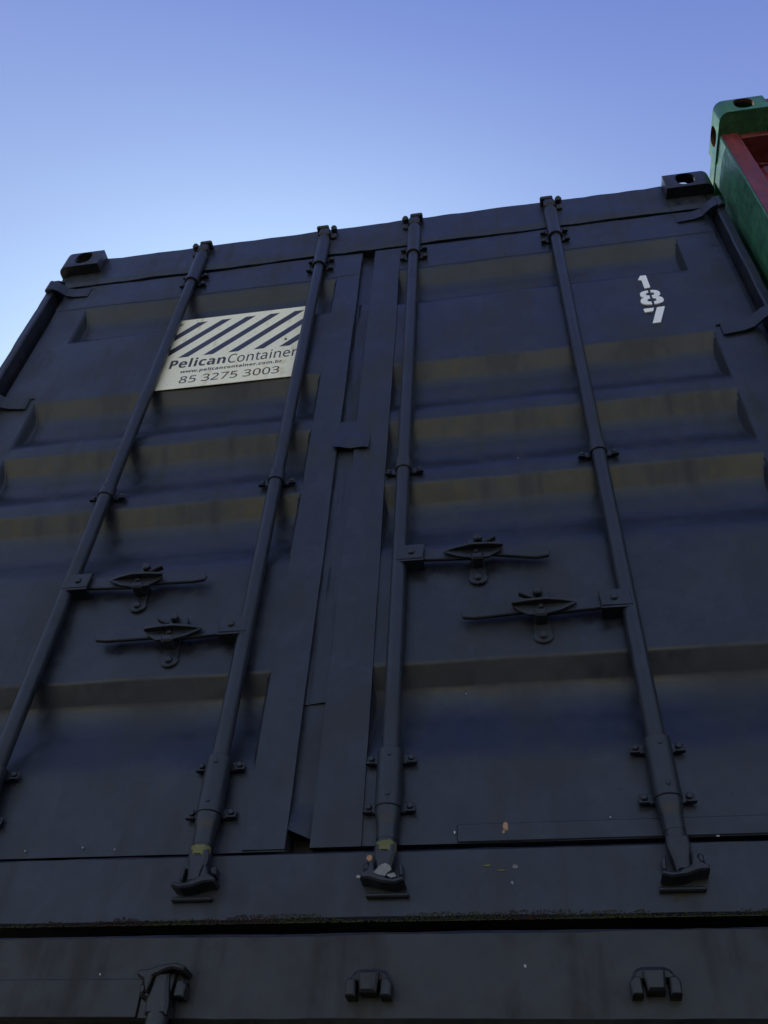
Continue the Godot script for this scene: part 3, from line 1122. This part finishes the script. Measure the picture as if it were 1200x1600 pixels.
# stencilled 1 8 7, one below the other
func digits(door: Node3D) -> void:
	var z0 := -0.0520
	var z1 := -0.0478
	var st := mesh()
	prism(st, PackedVector2Array([Vector2(0.8809, 1.9663), Vector2(0.8913, 1.9905), Vector2(0.9089, 1.9903), Vector2(0.9101, 1.9149), Vector2(0.8924, 1.9126), Vector2(0.8914, 1.9625)]), z0, z1)
	commit(st, "painted_digit", M.white_paint, door)
	st = mesh()
	var up := ellipse(0.9030, 1.8775, 0.0295, 0.0215)
	var low := ellipse(0.9030, 1.8400, 0.0335, 0.0225)
	var shapes: Array = Geometry2D.merge_polygons(up, low)
	for cut in [rect2(0.8995, 1.80, 0.9068, 1.92), ellipse(0.9031, 1.8775, 0.0130, 0.0085), ellipse(0.9031, 1.8425, 0.0135, 0.0095)]:
		var out := []
		for s in shapes:
			for r in Geometry2D.clip_polygons(s, cut):
				if r.size() > 3:
					out.append(r)
		shapes = out
	for s in shapes:
		prism(st, s, z0, z1)
	commit(st, "painted_digit", M.white_paint, door)
	st = mesh()
	prism(st, PackedVector2Array([Vector2(0.8705, 1.7975), Vector2(0.9011, 1.7979), Vector2(0.8950, 1.7795), Vector2(0.8723, 1.7777)]), z0, z1)
	prism(st, PackedVector2Array([Vector2(0.9099, 1.7984), Vector2(0.9330, 1.7994), Vector2(0.9067, 1.7161), Vector2(0.8837, 1.7155)]), z0, z1)
	commit(st, "painted_digit", M.white_paint, door)


func ellipse(cx: float, cy: float, rx: float, ry: float) -> PackedVector2Array:
	var p := PackedVector2Array()
	for k in 36:
		var a := TAU * k / 36.0
		var c := cos(a)
		var s := sin(a)
		p.append(Vector2(cx + rx * signf(c) * pow(absf(c), 0.8), cy + ry * signf(s) * pow(absf(s), 0.8)))
	return p


func rect2(x0: float, y0: float, x1: float, y1: float) -> PackedVector2Array:
	return PackedVector2Array([Vector2(x0, y0), Vector2(x1, y0), Vector2(x1, y1), Vector2(x0, y1)])


# ---------------------------------------------------------------- the grey container underneath
func build_grey_container() -> void:
	var zoff := 0.032
	var c := thing("shipping_container", "dark grey shipping container underneath the navy one, with bare door keepers", "container", Vector3(0, 0.005, zoff), "stacked shipping containers")
	var w := 2.438
	var h := 2.591
	var len := 6.058
	castings(c, w, h, len, M.grey_hard, M.grey_hard)
	shell(c, w, h, len, M.grey)
	for sx: float in [-1.0, 1.0]:
		post(c, sx, 0.119, h - 0.119, M.grey, 2.40)
	beam(c, "header", [[2.459, -0.050], [2.580, -0.048], [2.585, -0.052], [2.585, -0.17], [2.452, -0.17], [2.452, -0.056]], -1.056, 1.056, M.grey, 0.002)
	for sx: float in [-1.0, 1.0]:
		beam(c, "header_end", [[2.459, -0.051], [2.472, -0.051], [2.472, -0.165], [2.452, -0.165], [2.452, -0.056]], sx * 1.057, sx * 1.186, M.grey, 0.001)
	beam(c, "sill", [[0.021, -0.046], [0.025, -0.042], [0.137, -0.043], [0.141, -0.047], [0.141, -0.17], [0.021, -0.17]], -1.056, 1.056, M.grey, 0.002)
	# raised seam plate on the left part of the header
	var st := mesh()
	box(st, Vector3(-0.64, 2.4875, -0.0485), Vector3(0.84, 0.058, 0.006), 0.002)
	commit(st, "header_plate", M.grey, c)
	var gr := []
	for g in GROOVES:
		gr.append([g[0] + 0.05, g[1] + 0.05, g[2] + 0.05, g[3] + 0.05])
	var left := door_panel(c, -1.164, -0.020, 0.147, 2.447, gr, -1.040, -0.110, 2.30, 21.0, M.grey)
	for yy: float in [2.335, 1.650, 0.96, 0.29]:
		hinge(left, -1.0, yy, 0.006, M.grey_hard)
	stiles(left, null, M.grey, 0.15, 2.444)
	# the right leaf stands open, swung out round its hinges
	var swing := Transform3D(Basis.IDENTITY, Vector3(1.204, 0, -0.008)) * Transform3D(Basis(Vector3.UP, deg_to_rad(105)), Vector3.ZERO) * Transform3D(Basis.IDENTITY, Vector3(-1.204, 0, 0.008))
	var right := door_panel(c, 0.024, 1.164, 0.152, 2.447, gr, 0.110, 1.040, 2.30, 33.0, M.grey)
	right.transform = swing
	for yy: float in [2.335, 1.650, 0.96, 0.29]:
		hinge(right, 1.0, yy, 0.006, M.grey_hard)
	stiles(null_or(left), right, M.grey, 0.15, 2.444)
	for b in [[-0.58, 1.0, 0.818, 1.0, 0.35, 0.185, false], [-0.176, 1.0, 0.652, -1.0, 0.35, 0.172, false], [0.153, 1.0, 0.830, 1.0, 0.342, 0.178, true], [0.580, -1.0, 0.656, -1.0, 0.35, 0.181, true]]:
		var bar := locking_bar(c, b[0], b[1], 2.478, M.grey_hard, swing if b[6] else Transform3D(), true)
		handle(bar, b[0], b[2], b[3], b[4], 0.004, M.grey_hard)
		handle_catch(bar, b[0] + b[3] * b[5], b[2] - 0.004, b[3], M.grey_hard)
		keeper(c, b[0], 2.503, M.grey_hard, -0.051 if b[6] else -0.053)
	for q in [[0.392, 2.531, M.chip_white, 0.004], [-0.30, 2.524, M.chip_white, 0.003], [-0.52, 2.507, M.chip_white, 0.003]]:
		chip(c, "paint_chip", Vector3(q[0], q[1], -0.0455 if q[1] < 2.52 else -0.0492), q[3], q[3] * 1.3, 5, q[2])


func null_or(_n: Node) -> Node3D:
	return null


# ---------------------------------------------------------------- the green and red stack on the right
func build_green_stack() -> void:
	var w := 2.438
	var len := 6.058
	var z := 0.195
	var x := 1.238 + w / 2
	for k in 2:
		var h := 2.591 if k == 1 else 2.690
		var y := STACK_Y + 2.690 - 2.591 if k == 1 else 0.005
		var label := "green container with a red end wall, beside the navy one" if k == 1 else "lower green container carrying the green and red one"
		var c := thing("shipping_container", label, "container", Vector3(x, y, z), "stacked shipping containers")
		castings(c, w, h, len, M.green, M.rust)
		shell(c, w, h, len, M.green)
		for sx: float in [-1.0, 1.0]:
			var st := mesh()
			prism(st, rect2(sx * (w / 2 - 0.006), 0.119, sx * (w / 2 - 0.066), h - 0.119), -0.24, -0.077, 0.003)
			commit(st, "corner_post", M.green, c)
			st = mesh()
			prism(st, rect2(sx * (w / 2 - 0.010), 0.125, sx * (w / 2 - 0.065), h - 0.1195), -0.080, -0.0735, 0.002)
			commit(st, "post_face", M.red, c)
		var st2 := mesh()
		box(st2, Vector3(0, h - 0.134, -0.13), Vector3(w - 0.134, 0.028, 0.10), 0.004)
		box(st2, Vector3(0, h - 0.0695, -0.0925), Vector3(w - 0.326, 0.097, 0.165), 0.004)
		commit(st2, "header", M.red, c)
		st2 = mesh()
		box(st2, Vector3(0, 0.075, -0.11), Vector3(w - 0.326, 0.13, 0.09), 0.004)
		commit(st2, "sill", M.red, c)
		st2 = mesh()
		corrugated(st2, -w / 2 + 0.067, w / 2 - 0.067, 0.13, h - 0.13, func(a, f, o): return Vector3(a, f, -0.175 - o), 0.045)
		commit(st2, "end_wall", M.red, c)
		for yy: float in [h - 0.19, h - 0.9, h - 1.7]:
			st2 = mesh()
			box(st2, Vector3(-w / 2 + 0.23, yy, -0.168), Vector3(0.20, 0.006, 0.012), 0.002)
			commit(st2, "weld_seam", M.red, c)


# ---------------------------------------------------------------- the sign fixed to the navy doors
func build_sign() -> void:
	font_bold = SystemFont.new()
	font_bold.font_names = PackedStringArray(["Droid Sans"])
	font_bold.font_weight = 700
	font_plain = SystemFont.new()
	font_plain.font_names = PackedStringArray(["Droid Sans"])
	var s := thing("sign", "off-white sign plate with dark diagonal stripes and lettering, behind the left locking bars", "sign", Vector3(0, STACK_Y, 0))
	var st := mesh()
	var x0 := -0.637
	var x1 := -0.188
	var y0 := 1.640
	var y1 := 2.046
	box(st, Vector3((x0 + x1) / 2, (y0 + y1) / 2, -0.0472), Vector3(x1 - x0, y1 - y0, 0.0024), 0.0006)
	commit(st, "plate", M.sign_white, s)
	var zf := -0.0460
	var frame := rect2(x0 + 0.0005, 1.813, x1 - 0.0005, 2.021)
	for k in range(-4, 6):
		var xb := -0.5985 + 0.0848 * k
		var para := PackedVector2Array([Vector2(xb, 1.813), Vector2(xb + 0.0335, 1.813), Vector2(xb + 0.0335 + 0.196, 2.021), Vector2(xb + 0.196, 2.021)])
		for r in Geometry2D.intersect_polygons(para, frame):
			st = mesh()
			prism(st, r, zf - 0.0002, zf + 0.0004)
			commit(st, "stripe", M.sign_ink, s)
	lettering(s, "Pelican", font_bold, -0.6170, -0.4300, 1.7530, 1.7985, zf)
	lettering(s, "Container", font_plain, -0.4215, -0.1960, 1.7510, 1.7985, zf)
	lettering(s, "www.pelicancontainer.com.br", font_bold, -0.5720, -0.2390, 1.7215, 1.7375, zf)
	lettering(s, "85 3275 3003", font_plain, -0.5650, -0.2415, 1.6655, 1.7015, zf)
	st = mesh()
	stud(st, -0.2424, 1.8515, zf - 0.001, zf + 0.003, 0.004, 10)
	commit(st, "rivet", M.navy_hard, s)


# one line of text fitted between x0 and x1, standing on the line y0 with capitals up to y1
func lettering(s: Node3D, text: String, f: Font, x0: float, x1: float, y0: float, y1: float, z: float) -> void:
	var t := TextMesh.new()
	t.text = text
	t.font = f
	t.font_size = 96
	t.pixel_size = 0.001
	t.depth = 0.01
	t.curve_step = 1.0
	t.horizontal_alignment = HORIZONTAL_ALIGNMENT_LEFT
	t.vertical_alignment = VERTICAL_ALIGNMENT_CENTER
	var cap := TextMesh.new()
	cap.text = "H" if not text.begins_with("w") else "l"
	cap.font = f
	cap.font_size = 96
	cap.pixel_size = 0.001
	cap.vertical_alignment = VERTICAL_ALIGNMENT_CENTER
	var bb := t.get_aabb()
	var cb := cap.get_aabb()
	var sx := (x1 - x0) / bb.size.x
	var sy := (y1 - y0) / cb.size.y
	var o := MeshInstance3D.new()
	o.name = "lettering"
	o.mesh = t
	o.material_override = M.letter_ink
	o.transform = Transform3D(Basis.from_scale(Vector3(sx, sy, 0.06)), Vector3(x0 - bb.position.x * sx, y0 - cb.position.y * sy, z + 0.0002))
	s.add_child(o, true)
